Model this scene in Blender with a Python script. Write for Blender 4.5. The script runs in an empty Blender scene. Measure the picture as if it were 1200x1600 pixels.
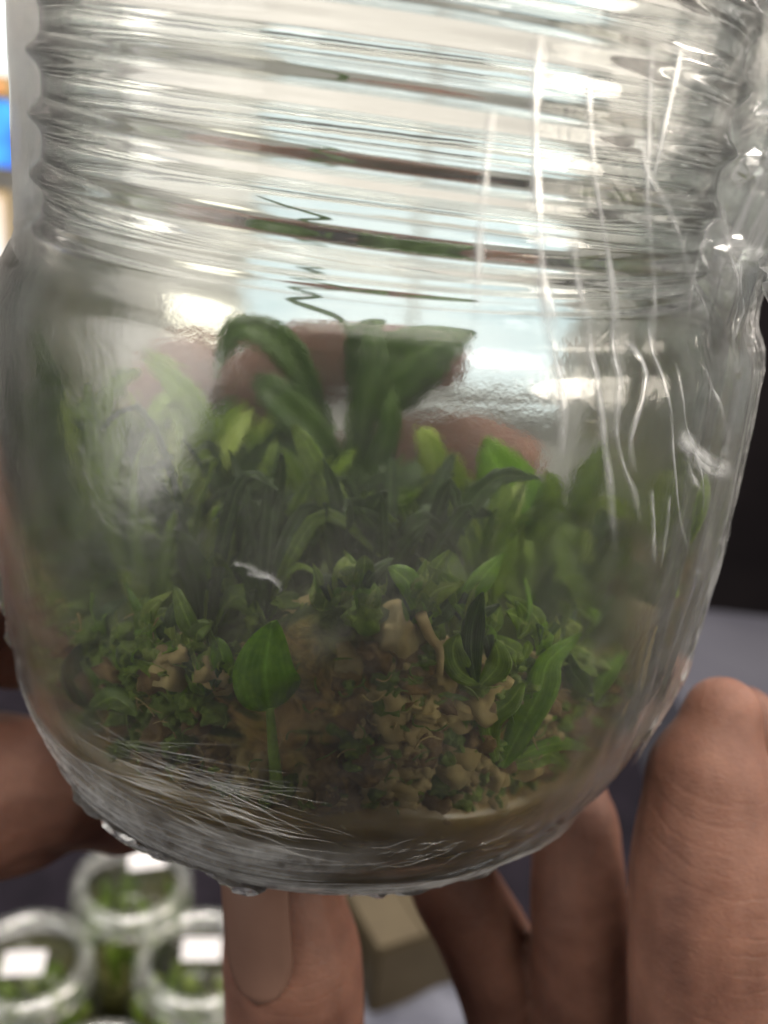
import bpy, bmesh, math, random
from mathutils import Vector, Matrix, noise
random.seed(7)
SC = bpy.context.scene
COL = SC.collection
R_ = math.radians
SC.unit_settings.system = 'METRIC'
SC.unit_settings.scale_length = 0.01          # one unit is one centimetre

# ------------------------------------------------------------------ camera
F_PX, PITCH, ROLL = 1500.0, R_(21.8), R_(6.5)
CAM = Vector((0.56, -13.9, 10.2))
FW = Vector((0, math.cos(PITCH), -math.sin(PITCH)))
R0 = Vector((1, 0, 0))
U0 = Vector((0, math.sin(PITCH), math.cos(PITCH)))
RT = math.cos(ROLL) * R0 + math.sin(ROLL) * U0
UP = -math.sin(ROLL) * R0 + math.cos(ROLL) * U0
cam_d = bpy.data.cameras.new('camera')
cam = bpy.data.objects.new('camera', cam_d)
COL.objects.link(cam)
m = Matrix((RT, UP, -FW)).transposed().to_4x4()
m.translation = CAM
cam.matrix_world = m
cam_d.sensor_fit = 'VERTICAL'
cam_d.sensor_height = 24.0
cam_d.lens = 24.0 * F_PX / 1600.0
cam_d.clip_start = 0.1
cam_d.clip_end = 2000
cam_d.dof.use_dof = True
cam_d.dof.focus_distance = 10.9
cam_d.dof.aperture_fstop = cam_d.lens * 1e-3 / 0.20
SC.camera = cam

# ------------------------------------------------------------------ world, exposure, render
W = bpy.data.worlds.new('World')
SC.world = W
W.use_nodes = True
bg = W.node_tree.nodes['Background']
bg.inputs[0].default_value = (0.62, 0.60, 0.58, 1)
bg.inputs[1].default_value = 0.10
vs = SC.view_settings
vs.view_transform = 'Standard'
vs.look = 'None'
vs.exposure = 0.48
vs.gamma = 1
cy = SC.cycles
cy.max_bounces = 20
cy.diffuse_bounces = 4
cy.glossy_bounces = 6
cy.transmission_bounces = 16
cy.transparent_max_bounces = 32
cy.use_denoising = True
cy.sample_clamp_indirect = 6.0
cy.blur_glossy = 0.6

# ------------------------------------------------------------------ lamps and added fill lights
def area(name, loc, target, sx, sy, power, col):
    l = bpy.data.lights.new(name, 'AREA')
    l.shape = 'RECTANGLE'
    l.size, l.size_y = sx, sy
    l.energy = power
    l.color = col
    o = bpy.data.objects.new(name, l)
    o.location = loc
    o.rotation_euler = (Vector(target) - Vector(loc)).to_track_quat('-Z', 'Y').to_euler()
    COL.objects.link(o)
    return o
area('ceiling_lamp_light', (6, -26, 58), (0, 0, 4), 40, 14, 30000, (1.0, 0.92, 0.80))
side = area('side_lamp_light', (50, -28, 14), (0, 0, 7), 25, 15, 12000, (1.0, 0.90, 0.76))
side.data.shape = 'ELLIPSE'
area('corner_fill_light', (46, -44, 46), (3, 0, 8), 26, 18, 11000, (1.0, 0.95, 0.88))  # added fill that whitens the bunched film, no lamp known there
fl = area('front_light', (-62, -36, 8), (0, 0, 4), 64, 52, 20000, (1.0, 0.95, 0.88))  # added fill for moss and lower film; its reflection veils the left glass
fl.data.shape = 'ELLIPSE'
area('room_light', (62, 34, 44), (0, 0, 0), 24, 24, 30000, (1.0, 0.88, 0.78))
area('wall_light', (-10, 34, 80), (0, 114, 4), 70, 24, 128000, (1.0, 0.93, 0.86))  # added to brighten the back wall, not a fitting of the room

# ------------------------------------------------------------------ pixel helpers: a photo pixel (1200 x 1600) to a point at a real distance
def ray(px, py):
    return (FW + RT * ((px - 600) / F_PX) + UP * ((800 - py) / F_PX)).normalized()
def at_y(px, py, Y):
    d = ray(px, py)
    return CAM + d * ((Y - CAM.y) / d.y)
def at_z(px, py, Z):
    d = ray(px, py)
    return CAM + d * ((Z - CAM.z) / d.z)
def at_r(px, py, r, far=False):
    d = ray(px, py)
    a = d.x * d.x + d.y * d.y
    b = 2 * (CAM.x * d.x + CAM.y * d.y)
    c = CAM.x ** 2 + CAM.y ** 2 - r * r
    q = b * b - 4 * a * c
    if q < 0:
        t = -b / (2 * a)
    else:
        t = (-b + (math.sqrt(q) if far else -math.sqrt(q))) / (2 * a)
    return CAM + d * t

# ------------------------------------------------------------------ materials
def lin(c):
    return tuple((v / 255 / 12.92 if v / 255 <= 0.04045 else ((v / 255 + 0.055) / 1.055) ** 2.4) for v in c) + (1,)
class NT:
    def __init__(s, name):
        s.m = bpy.data.materials.new(name)
        s.m.use_nodes = True
        s.t = s.m.node_tree
        s.t.nodes.clear()
        s.out = s.t.nodes.new('ShaderNodeOutputMaterial')
    def n(s, typ, **kw):
        nd = s.t.nodes.new('ShaderNode' + typ)
        for k, v in kw.items():
            if k.startswith('_'):
                setattr(nd, k[1:], v)
            else:
                s.set(nd, k, v)
        return nd
    def set(s, nd, k, v):
        inp = nd.inputs[int(k[1:])] if k[0] == 'i' and k[1:].isdigit() else nd.inputs[k.replace('__', ' ')]
        if isinstance(v, bpy.types.NodeSocket):
            s.t.links.new(v, inp)
        elif isinstance(v, bpy.types.Node):
            s.t.links.new(v.outputs[0], inp)
        else:
            inp.default_value = v
    def surf(s, nd):
        s.t.links.new(nd.outputs[0], s.out.inputs[0])
        return s.m
    def coord(s, which='Object'):
        return s.n('TexCoord').outputs[which]
    def noise(s, scale, detail=4, rough=0.55, vec=None, dist=0):
        return s.n('TexNoise', Scale=scale, Detail=detail, Roughness=rough, Distortion=dist, Vector=vec or s.coord())
    def ramp(s, fac, stops):
        r = s.n('ValToRGB', Fac=fac)
        el = r.color_ramp.elements
        while len(el) < len(stops):
            el.new(0.5)
        for e, (p, c) in zip(el, stops):
            e.position = p
            e.color = c if len(c) == 4 else c + (1,)
        return r
    def bump(s, h, strength=0.3, dist=0.05):
        return s.n('Bump', Strength=strength, Distance=dist, Height=h)
    def math(s, op, a, b=0.0):
        nd = s.n('Math', _operation=op)
        s.set(nd, 'i0', a)
        s.set(nd, 'i1', b)
        return nd
    def mix(s, fac, a, b):
        nd = s.n('MixShader', i0=fac)
        s.set(nd, 'i1', a)
        s.set(nd, 'i2', b)
        return nd

def simple(name, c0, c1, scale=3, rough=0.6, bump=0.2, bdist=0.03, **kw):
    t = NT(name)
    nz = t.noise(scale, 6)
    col = t.ramp(nz.outputs[0], [(0.3, c0), (0.7, c1)])
    p = t.n('BsdfPrincipled', **{'Base__Color': col.outputs[0], 'Roughness': rough, 'Normal': t.bump(nz.outputs[0], bump, bdist)})
    for k, v in kw.items():
        t.set(p, k, v)
    return t.surf(p)
def emit(name, c, s, scale=0.0, c2=None):
    t = NT(name)
    e = t.n('Emission', Color=c, Strength=s)
    if c2:
        nz = t.noise(scale, 3)
        t.set(e, 'Color', t.ramp(nz.outputs[0], [(0.35, c), (0.65, c2)]).outputs[0])
    return t.surf(e)

def glass_mat():
    t = NT('clear_glass')
    nz = t.noise(0.9, 3)
    g = t.n('BsdfPrincipled', **{'Base__Color': (0.93, 0.96, 0.94, 1), 'Roughness': 0.07, 'IOR': 1.46,
        'Transmission__Weight': 1.0, 'Normal': t.bump(nz.outputs[0], 0.06, 0.1)})
    return t.surf(g)
def misted_mat():
    t = NT('misted_glass')
    a = t.noise(0.45, 4, 0.6)
    b = t.noise(7, 4, 0.7)
    r = t.ramp(a.outputs[0], [(0.36, (0.05, 0.05, 0.05)), (0.50, (0.15, 0.15, 0.15)), (0.66, (0.26, 0.26, 0.26))])
    hz = t.n('MapRange', **{'Value': t.n('SeparateXYZ', Vector=t.coord()).outputs[2], 'From__Min': 5.9, 'From__Max': 7.2, 'To__Min': 1.0, 'To__Max': .45})
    r = t.math('MULTIPLY', r.outputs[0], hz)
    g = t.n('BsdfPrincipled', **{'Base__Color': (0.95, 0.97, 0.95, 1), 'Roughness': r.outputs[0], 'IOR': 1.46,
        'Transmission__Weight': 1.0, 'Normal': t.bump(b.outputs[0], 0.10, 0.03)})
    return t.surf(g)
def film_mat(name, haze, gloss, scale=2.0, rough=0.12, attr=False):
    t = NT(name)
    nz = t.noise(scale, 5, 0.6, dist=0.6)
    bmp = t.bump(nz.outputs[0], 0.35, 0.06)
    lw = t.n('LayerWeight', Blend=0.32)
    fr = t.n('Fresnel', IOR=1.4)
    t.set(fr, 'Normal', bmp)
    tr = t.n('BsdfTransparent', Color=(0.985, 0.985, 0.985, 1))
    gl = t.n('BsdfGlossy', Color=(1, 1, 1, 1), Roughness=rough, Normal=bmp)
    df = t.n('BsdfTranslucent', Color=(0.85, 0.86, 0.88, 1))
    d2 = t.n('BsdfDiffuse', Color=(0.85, 0.86, 0.88, 1))
    dd = t.mix(0.5, df, d2)
    hz = t.math('MULTIPLY', t.math('ADD', t.math('POWER', lw.outputs['Facing'], 2.5), 0.12), haze)
    hz2 = t.math('MULTIPLY', hz, t.ramp(nz.outputs[0], [(0.3, (0.3, 0.3, 0.3)), (0.7, (1.4, 1.4, 1.4))]).outputs[0])
    gf_ = t.math('MINIMUM', t.math('MULTIPLY', fr, gloss), 0.9)
    if attr:
        at = t.n('Attribute', _attribute_name='edge_fade').outputs['Fac']
        hz2, gf_ = t.math('MULTIPLY', hz2, at), t.math('MULTIPLY', gf_, at)
    a = t.mix(hz2, tr, dd)
    b = t.mix(gf_, a, gl)
    return t.surf(b)
def fold_mat(name, opac, gloss=0.35, col=(0.88, 0.90, 0.93, 1), soft=1.2, attr=False):
    t = NT(name)
    nz = t.noise(1.6, 4, 0.6)
    tr = t.n('BsdfTransparent', Color=(0.99, 0.99, 0.99, 1))
    dd = t.mix(0.5, t.n('BsdfTranslucent', Color=col), t.n('BsdfDiffuse', Color=col))
    sc = t.mix(gloss, dd, t.n('BsdfGlossy', Color=(1, 1, 1, 1), Roughness=0.2))
    f = t.math('MULTIPLY', t.ramp(nz.outputs[0], [(0.32, (0.25, 0.25, 0.25)), (0.68, (1.3, 1.3, 1.3))]).outputs[0], opac)
    lw = t.n('LayerWeight', Blend=0.5)
    if attr:
        f = t.math('MULTIPLY', f, t.n('Attribute', _attribute_name='edge_fade').outputs['Fac'])
    else:
        f = t.math('MULTIPLY', f, t.math('POWER', t.math('SUBTRACT', 1.0, lw.outputs['Facing']), soft))
    return t.surf(t.mix(f, tr, sc))
def fog_mat():
    t = NT('condensation')
    v = t.coord()
    mp = t.n('Mapping', Scale=(1, 1, 0.8), Vector=v)
    a = t.noise(0.35, 4, 0.6, vec=mp.outputs[0])
    b = t.noise(9, 3, 0.7)
    hz = t.n('MapRange', **{'Value': t.n('SeparateXYZ', Vector=v).outputs[2], 'From__Min': 5.9, 'From__Max': 7.2, 'To__Min': 1.0, 'To__Max': .25})
    f = t.math('MULTIPLY', t.ramp(a.outputs[0], [(0.36, (0.02, 0.02, 0.02)), (0.64, (0.17, 0.17, 0.17))]).outputs[0],
               t.ramp(b.outputs[0], [(0.35, (0.6, 0.6, 0.6)), (0.6, (1, 1, 1))]).outputs[0])
    c = (0.84, 0.83, 0.70, 1)
    f = t.math('MULTIPLY', f, hz)
    dd = t.mix(0.6, t.n('BsdfDiffuse', Color=c), t.n('BsdfTranslucent', Color=c))
    return t.surf(t.mix(f, t.n('BsdfTransparent', Color=(1, 1, 1, 1)), dd))
def leaf_mat(name, c0, c1, trans=0.35):
    t = NT(name)
    ac = t.n('Attribute', _attribute_name='across').outputs['Fac']
    nz = t.noise(1.3, 5, 0.6)
    fine = t.noise(9, 5, 0.65)
    col = t.ramp(nz.outputs[0], [(0.3, c0), (0.7, c1)])
    vein = t.math('ABSOLUTE', t.math('SINE', t.math('ADD', t.math('MULTIPLY', ac, 15.0), t.math('MULTIPLY', fine.outputs[0], 1.2))))
    rib = t.math('POWER', t.math('SUBTRACT', 1.0, t.math('MINIMUM', t.math('ABSOLUTE', t.math('MULTIPLY', ac, 5.0)), 1.0)), 1.5)
    light = t.math('ADD', t.math('MULTIPLY', rib, 0.55), t.math('MULTIPLY', t.math('SUBTRACT', 1.0, vein), 0.11))
    pale = tuple(min(1, x * 1.5 + .05) for x in c1[:3]) + (1,)
    col2 = t.n('MixRGB', i0=light, i1=col.outputs[0], i2=pale)
    mul = t.ramp(fine.outputs[0], [(0.3, (.7, .7, .66)), (0.7, (1.12, 1.1, 1.1))])
    col3 = t.n('MixRGB', _blend_type='MULTIPLY', i0=1.0, i1=col2.outputs[0], i2=mul.outputs[0])
    h = t.math('ADD', t.math('MULTIPLY', rib, -1.0), t.math('ADD', t.math('MULTIPLY', vein, .35), t.math('MULTIPLY', fine.outputs[0], .6)))
    bm = t.bump(h, 0.5, 0.025)
    p = t.n('BsdfPrincipled', **{'Base__Color': col3.outputs[0], 'Roughness': 0.36, 'Normal': bm})
    tl = t.n('BsdfTranslucent', Color=t.n('MixRGB', _blend_type='MULTIPLY', i0=1.0, i1=col3.outputs[0], i2=(1.9, 1.8, 1.2, 1)).outputs[0])
    return t.surf(t.mix(trans, p, tl))
def skin_mat(name, c0, c1):
    t = NT(name)
    a = t.noise(0.8, 7, 0.65)
    mp = t.n('Mapping', Scale=(1.0, 1.0, 3.4), Vector=t.coord())
    vo = t.n('TexVoronoi', Scale=11, Vector=mp.outputs[0])
    nz = t.noise(5, 6, 0.7)
    col = t.ramp(a.outputs[0], [(0.3, c0), (0.7, c1)])
    h = t.math('ADD', t.math('MULTIPLY', vo.outputs[0], 0.35), nz.outputs[0])
    wv = t.n('TexWave', _bands_direction='Z', Scale=1.1, Distortion=2.5, Detail=3.0, Vector=t.coord())
    wv.inputs['Detail Scale'].default_value = 1.5
    cr = t.math('MULTIPLY', t.math('POWER', wv.outputs[0], 8.0), t.ramp(t.noise(0.55, 2).outputs[0], [(0.5, (0, 0, 0)), (0.6, (1, 1, 1))]).outputs[0])
    h = t.math('SUBTRACT', h, t.math('MULTIPLY', cr, 0.38))
    p = t.n('BsdfPrincipled', **{'Base__Color': col.outputs[0], 'Roughness': 0.62, 'Specular__IOR__Level': 0.35, 'Subsurface__Weight': 0.5,
        'Subsurface__Radius': (0.3, 0.12, 0.06), 'Subsurface__Scale': 1.0, 'Normal': t.bump(h, 0.5, 0.04)})
    return t.surf(p)

M = {}
M['glass'] = glass_mat()
M['misted'] = misted_mat()
M['film_over'] = film_mat('doubled_film', .36, 1.2, 1.6, attr=True)
M['film_low'] = film_mat('creased_film', 2.3, .9, 3.0, attr=True)
M['film'] = film_mat('cling_film', 0.26, 0.95, rough=0.2)
M['film_bunch'] = film_mat('bunched_film', 4.2, 4.5, 4.0, 0.22)
M['fold'] = fold_mat('film_fold', .75, .18, attr=True)  # whitish colour of folds and wrinkles also stands in for crease reflections
M['fold_faint'] = fold_mat('film_fold_faint', 0.55, .2, attr=True)
M['fold_fine'] = fold_mat('film_wrinkle', 0.14, 0.3)
M['fog'] = fog_mat()
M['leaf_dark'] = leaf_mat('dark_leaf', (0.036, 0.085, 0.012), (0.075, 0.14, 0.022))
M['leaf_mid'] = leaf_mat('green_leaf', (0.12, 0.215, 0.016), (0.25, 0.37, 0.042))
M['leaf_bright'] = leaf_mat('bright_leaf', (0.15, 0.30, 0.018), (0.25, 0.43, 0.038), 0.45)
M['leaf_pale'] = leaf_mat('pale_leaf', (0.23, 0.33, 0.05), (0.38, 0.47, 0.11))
M['root'] = simple('dry_root', (0.32, 0.23, 0.10), (0.50, 0.38, 0.19), 3)
M['skin'] = skin_mat('skin', (0.112, 0.050, 0.036), (0.225, 0.110, 0.078))
M['nail'] = simple('nail', (0.150, 0.083, 0.062), (0.185, 0.108, 0.082), 0.8, 0.3, 0.05)

# ------------------------------------------------------------------ object helpers
def tag(o, label=None, cat=None, group=None, kind=None):
    if label: o['label'] = label
    if cat: o['category'] = cat
    if group: o['group'] = group
    if kind: o['kind'] = kind
    return o
def thing(name, label, cat, loc=(0, 0, 0), group=None):
    o = bpy.data.objects.new(name, None)
    o.empty_display_size = 0.5
    o.location = loc
    COL.objects.link(o)
    return tag(o, label, cat, group)
def link(name, me, mat, parent=None, smooth=True):
    o = bpy.data.objects.new(name, me)
    COL.objects.link(o)
    if mat: me.materials.append(mat)
    if parent is not None:
        o.parent = parent
        o.matrix_parent_inverse = Matrix.Translation(-parent.location)   # vertices are given in world space
    if smooth:
        for p in me.polygons: p.use_smooth = True
    return o
def pymesh(name, v, f, mat, parent=None, smooth=True):
    me = bpy.data.meshes.new(name)
    me.from_pydata([tuple(x) for x in v], [], f)
    me.update()
    return link(name, me, mat, parent, smooth)
def bmobj(name, bm, mat, parent=None, smooth=False):
    me = bpy.data.meshes.new(name)
    bm.normal_update()
    bm.to_mesh(me)
    bm.free()
    return link(name, me, mat, parent, smooth)
def add_box(bm, c, s, rz=0, bevel=0.0, rx=0):
    r = bmesh.ops.create_cube(bm, size=1)
    vs_ = r['verts']
    bmesh.ops.scale(bm, vec=s, verts=vs_)
    if bevel:
        es = list({e for v in vs_ for e in v.link_edges})
        rb = bmesh.ops.bevel(bm, geom=es, offset=bevel, segments=2, affect='EDGES')
        vs_ = list({v for f in rb['faces'] for v in f.verts} | {v for v in vs_ if v.is_valid})
    bmesh.ops.rotate(bm, cent=(0, 0, 0), matrix=Matrix.Rotation(rz, 3, 'Z') @ Matrix.Rotation(rx, 3, 'X'), verts=vs_)
    bmesh.ops.translate(bm, vec=c, verts=vs_)
def lathe(rings, n, fn=None, closed_ends=(True, True), loop=False):
    """rings: (r, z) list; fn(a, i, r, z) -> (r, z)"""
    v, f = [], []
    for i, (r, z) in enumerate(rings):
        for k in range(n):
            a = 2 * math.pi * k / n
            rr, zz = fn(a, i, r, z) if fn else (r, z)
            v.append((rr * math.sin(a), -rr * math.cos(a), zz))
    m_ = len(rings)
    for i in range(m_ if loop else m_ - 1):
        j = (i + 1) % m_
        for k in range(n):
            l = (k + 1) % n
            f.append((i * n + k, i * n + l, j * n + l, j * n + k))
    if not loop:
        if closed_ends[0]: f.append(tuple(range(n))[::-1])
        if closed_ends[1]: f.append(tuple(range((m_ - 1) * n, m_ * n)))
    return v, f
def fix_normals(o):
    bm = bmesh.new()
    bm.from_mesh(o.data)
    bmesh.ops.recalc_face_normals(bm, faces=bm.faces)
    bm.to_mesh(o.data)
    bm.free()
def smoothpath(pts, n):
    """Catmull-Rom through pts"""
    P = [Vector(p) for p in pts]
    P = [2 * P[0] - P[1]] + P + [2 * P[-1] - P[-2]]
    out = []
    segs = len(P) - 3
    for i in range(n + 1):
        u = i / n * segs
        k = min(int(u), segs - 1)
        t = u - k
        a, b, c, d = P[k:k + 4]
        out.append(0.5 * ((2 * b) + (c - a) * t + (2 * a - 5 * b + 4 * c - d) * t * t + (3 * b - a - 3 * c + d) * t ** 3))
    return out
def tube_geo(pts, rad, n=6, flat=None):
    """rad: function of t or list; flat: (normal-ish vector, ratio) squashes the section along that vector"""
    v, f = [], []
    L = len(pts)
    up = None
    for i, p in enumerate(pts):
        tg = (pts[min(i + 1, L - 1)] - pts[max(i - 1, 0)]).normalized()
        if flat is not None:
            nn = flat[0](p) if callable(flat[0]) else flat[0]
        else:
            nn = up if up is not None else (Vector((0, 0, 1)) if abs(tg.z) < 0.9 else Vector((1, 0, 0)))
        s = tg.cross(nn).normalized()
        nn = s.cross(tg).normalized()
        up = nn
        r = rad(i / (L - 1)) if callable(rad) else rad[i]
        k2 = flat[1] if flat is not None else 1
        for k in range(n):
            a = 2 * math.pi * k / n
            v.append(p + s * (math.cos(a) * r) + nn * (math.sin(a) * r * k2))
    for i in range(L - 1):
        for k in range(n):
            l = (k + 1) % n
            f.append((i * n + k, i * n + l, (i + 1) * n + l, (i + 1) * n + k))
    f.append(tuple(range(n))[::-1])
    f.append(tuple(range((L - 1) * n, L * n)))
    return v, f
def merge(geos):
    V, F = [], []
    for v, f in geos:
        b = len(V)
        V += v
        F += [tuple(i + b for i in q) for q in f]
    return V, F
def interp(prof, z):
    for (r0, z0), (r1, z1) in zip(prof, prof[1:]):
        if z <= z1:
            t = max(0, (z - z0) / (z1 - z0))
            t = t * t * (3 - 2 * t) if False else t
            return r0 + (r1 - r0) * t
    return prof[-1][0]

# ------------------------------------------------------------------ the place behind: table top, walls, windows
TZ = -44.0
bm = bmesh.new()
add_box(bm, (0, 60, TZ - 1.5), (420, 300, 3.0))
tag(bmobj('table_top', bm, simple('dark_table', (0.010, 0.009, 0.013), (0.022, 0.018, 0.026), 0.25, 0.9, 0.1, Specular__IOR__Level=.1)), kind='structure')
bm = bmesh.new()
add_box(bm, (-60, 116, 30), (240, 4, 148))
tag(bmobj('wall', bm, simple('plaster', (0.42, 0.405, 0.38), (0.54, 0.525, 0.50), 0.05, 0.85, 0.15)), kind='structure')
bm = bmesh.new()
xd = at_y(1128, 700, 78).x
add_box(bm, (xd + 60, 80, 30), (120, 4, 148))
tag(bmobj('wall_dark', bm, simple('dark_paint', (0.006, 0.005, 0.006), (0.012, 0.010, 0.011), 0.08, 0.95, 0.1, Specular__IOR__Level=.05)), kind='structure')

bm = bmesh.new()
q = at_y(1150, 962, 77)
add_box(bm, (xd + 40, 64, q.z - 12), (90, 28, 24), bevel=.4)
tag(bmobj('counter', bm, simple('grey_laminate', (0.09, 0.09, 0.115), (0.12, 0.12, 0.145), .1, .5)), kind='structure')
def window(p0, p1, Y, name, label, paneA, paneB, strength, cols, rows, frame_mat, cat='window'):
    a, b = at_y(*p0, Y), at_y(*p1, Y)
    x0, x1, z0, z1 = min(a.x, b.x), max(a.x, b.x), min(a.z, b.z), max(a.z, b.z)
    t = thing(name, label, cat, ((x0 + x1) / 2, Y, z0))
    fw = 1.6
    bm = bmesh.new()
    for x in (x0, x1): add_box(bm, (x, Y, (z0 + z1) / 2), (fw, 3, z1 - z0 + fw), bevel=.2)
    for z in (z0, z1): add_box(bm, ((x0 + x1) / 2, Y, z), (x1 - x0 - fw, 2.9, fw), bevel=.2)
    bmobj('window_frame', bm, frame_mat, t)
    em = emit(name + '_light', paneA, strength, 0.05, paneB)
    for i in range(cols):
        for j in range(rows):
            bm = bmesh.new()
            w, h = (x1 - x0) / cols, (z1 - z0) / rows
            add_box(bm, (x0 + (i + .5) * w, Y + .3, z0 + (j + .5) * h), (w - 1.4, .5, h - 1.4))
            bmobj('pane', bm, em, t)
    return t
fm = simple('window_paint', (0.5, 0.5, 0.48), (0.6, 0.6, 0.58), 0.2)
window((385, 90), (900, 650), 112, 'window', 'pale blue daylit window seen through the jar behind the plants', lin((240, 246, 246)), lin((214, 228, 232)), 1.05, 2, 1, fm)
window((-260, -160), (40, 215), 108, 'window', 'glaring white window at the upper left beside the jar', lin((255, 255, 255)), lin((235, 245, 240)), 1.2, 1, 1, fm)

lp = at_y(290, 512, 106)
t = thing('wall_lamp', 'round cream lamp glowing on the wall behind the left of the jar', 'lamp', lp)
v, f = lathe([(4.6 * math.sin(math.pi * k / 14) + .01, lp.z - 4.6 * math.cos(math.pi * k / 14)) for k in range(15)], 28)
pymesh('lamp_globe', [Vector(q) + Vector((lp.x, lp.y, 0)) for q in v], f, emit('warm_globe', (1.0, .90, .74, 1), 1.6), t)
bm = bmesh.new()
add_box(bm, (lp.x, 110, lp.z), (3, 8, 3), bevel=.4)
bmobj('lamp_arm', bm, fm, t)
def sign(p0, p1, Yd, name, label, cat, ca, cb, st):
    a, b = at_y(*p0, Yd), at_y(*p1, Yd)
    t = thing(name, label, cat, ((a.x + b.x) / 2, Yd, b.z))
    bm = bmesh.new()
    add_box(bm, ((a.x + b.x) / 2, Yd + 1, (a.z + b.z) / 2), (abs(b.x - a.x) + 1, 1.6, abs(a.z - b.z) + 1), bevel=.3)
    bmobj('sign_case', bm, M['root'], t)
    bm = bmesh.new()
    add_box(bm, ((a.x + b.x) / 2, Yd + .1, (a.z + b.z) / 2), (abs(b.x - a.x), .6, abs(a.z - b.z)), bevel=.2)
    bmobj('lit_face', bm, emit(name + '_glow', ca, st, .12, cb), t)
sign((-60, 150), (26, 262), 90, 'lit_sign', 'blue glowing sign at the left edge of the view', 'sign', (.05, .10, 1.0, 1), (.10, .55, 1.0, 1), 1.1)
sign((-60, 118), (6, 146), 88, 'lit_strip', 'orange glowing strip above the blue sign', 'sign', (1.0, .35, .12, 1), (1.0, .5, .2, 1), .9)
sign((-60, 300), (12, 520), 90, 'lit_poster', 'pale glowing poster below the blue sign', 'sign', (1, .96, .94, 1), (1.0, .80, .62, 1), .95)
# ------------------------------------------------------------------ the jar
JP = [(r, 8.6 - (8.6 - z) * 0.958) for r, z in [(2.9, 0.0), (3.45, 0.12), (3.95, 0.42), (4.36, 0.9), (4.66, 1.5), (4.86, 2.2), (4.98, 3.0), (5.04, 4.0), (5.06, 5.2), (5.04, 6.2), (5.01, 7.0), (4.99, 7.75), (4.94, 8.08), (4.80, 8.36), (4.58, 8.53), (4.42, 8.6)]]
PITCH_T = 0.69
def thread(z, a):
    """height of the screw thread and the bead above the plain neck"""
    h = 0.0
    zb = 8.62 - 0.0
    h += 0.13 * math.exp(-((z - zb) / 0.085) ** 2)
    h += 0.03 * math.exp(-((z - 8.80) / 0.03) ** 2)
    zz = z + PITCH_T * ((a + math.pi) % (2 * math.pi)) / (2 * math.pi)
    if 8.82 < z < 12.2:
        u = ((zz - 9.425) / PITCH_T) % 1.0
        d = min(u, 1 - u) * PITCH_T
        fade = min(1, (z - 8.82) / 0.12) * min(1, (12.2 - z) / .2)
        h += 0.165 * math.exp(-(d / 0.13) ** 2) * fade
    return h
outer = JP + [(4.38, 8.45 + 0.03 * k) for k in range(6, 132)]
outer = sorted(outer, key=lambda q: q[1])
ztop = outer[-1][1]
inner = []
for r, z in JP:
    inner.append((max(r - 0.20, 0.1), z + (0.20 if z < .6 else 0.17 * max(0, 1 - z / 3))))
inner[0] = (2.7, 0.56)
inner = [(0.02, .60)] + inner + [(4.16, 9.0), (4.15, 10), (4.15, 11), (4.15, ztop - .15)]
rings = [(0.02, .46), (2.2, .44), (2.7, .38)] + outer + [(4.28, ztop + .08)] + inner[::-1]
def jarfn(a, i, r, z):
    if 3 <= i < 3 + len(outer) and z > 8.3:
        return r + thread(z, a), z
    return r, z
jar = thing('glass_jar', 'clear glass screw-neck jar of green seedlings held up in the foreground', 'jar', (0, 0, 0))
v, f = lathe(rings, 240, jarfn, (True, True))
jb = pymesh('jar_glass', v, f, M['glass'], jar)
fix_normals(jb)
jb.data.materials.append(M['misted'])
nb = len(outer)
for p in jb.data.polygons:                       # the wet inner face of the body is misted, the neck is clear
    c = p.center
    if c.y < 1.5 and .8 < c.z < 8.3 and math.hypot(c.x, c.y) < interp(JP, c.z) - .1:
        p.material_index = 1
# mist inside the wall
v, f = lathe([(r - .34, z) for r, z in JP if z > 3.9], 96, None, (False, False))
f = [q for q in f if sum(v[k][1] for k in q) / 4 < 1.5]
pymesh('condensation', v, f, M['fog'], jar)

# ------------------------------------------------------------------ gel and moss
def inr(z, gap=0.26):
    return interp(JP, z) - gap
gel = thing('culture_gel', 'brown translucent gel filling the rounded bottom of the jar', 'gel', (0, 0, 0.5))
t = NT('gel')
nz = t.noise(0.8, 5)
col = t.ramp(nz.outputs[0], [(0.3, (0.24, 0.15, 0.04)), (0.5, (0.34, 0.22, 0.06)), (0.7, (0.36, 0.27, 0.065))])
M['gel'] = t.surf(t.n('BsdfPrincipled', **{'Base__Color': col.outputs[0], 'Roughness': 0.25, 'Subsurface__Weight': .3, 'Subsurface__Radius': (.3, .2, .08), 'Normal': t.bump(nz.outputs[0], .15, .05)}))
def gf(a, i, r, z):
    if i == 0: return r, z
    return r * (1 - .003 + .003 * math.sin(7 * a + 3 * z)), z + (0.25 * noise.noise((math.sin(a) * 2, math.cos(a) * 2, 3)) if z > 2.2 else 0)
v, f = lathe([(r if r < 2.9 or z > 2.55 else inr(z, .225), z) for r, z in [(0.02, .66), (2.6, .66), (3.05, .74), (3.55, .96), (3.95, 1.25), (4.3, 1.7), (4.52, 2.2), (4.6, 2.5), (4.3, 2.6), (2, 2.6), (.02, 2.6)]], 96, gf, (True, True))
fix_normals(pymesh('gel_body', v, f, M['gel'], gel))

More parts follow.
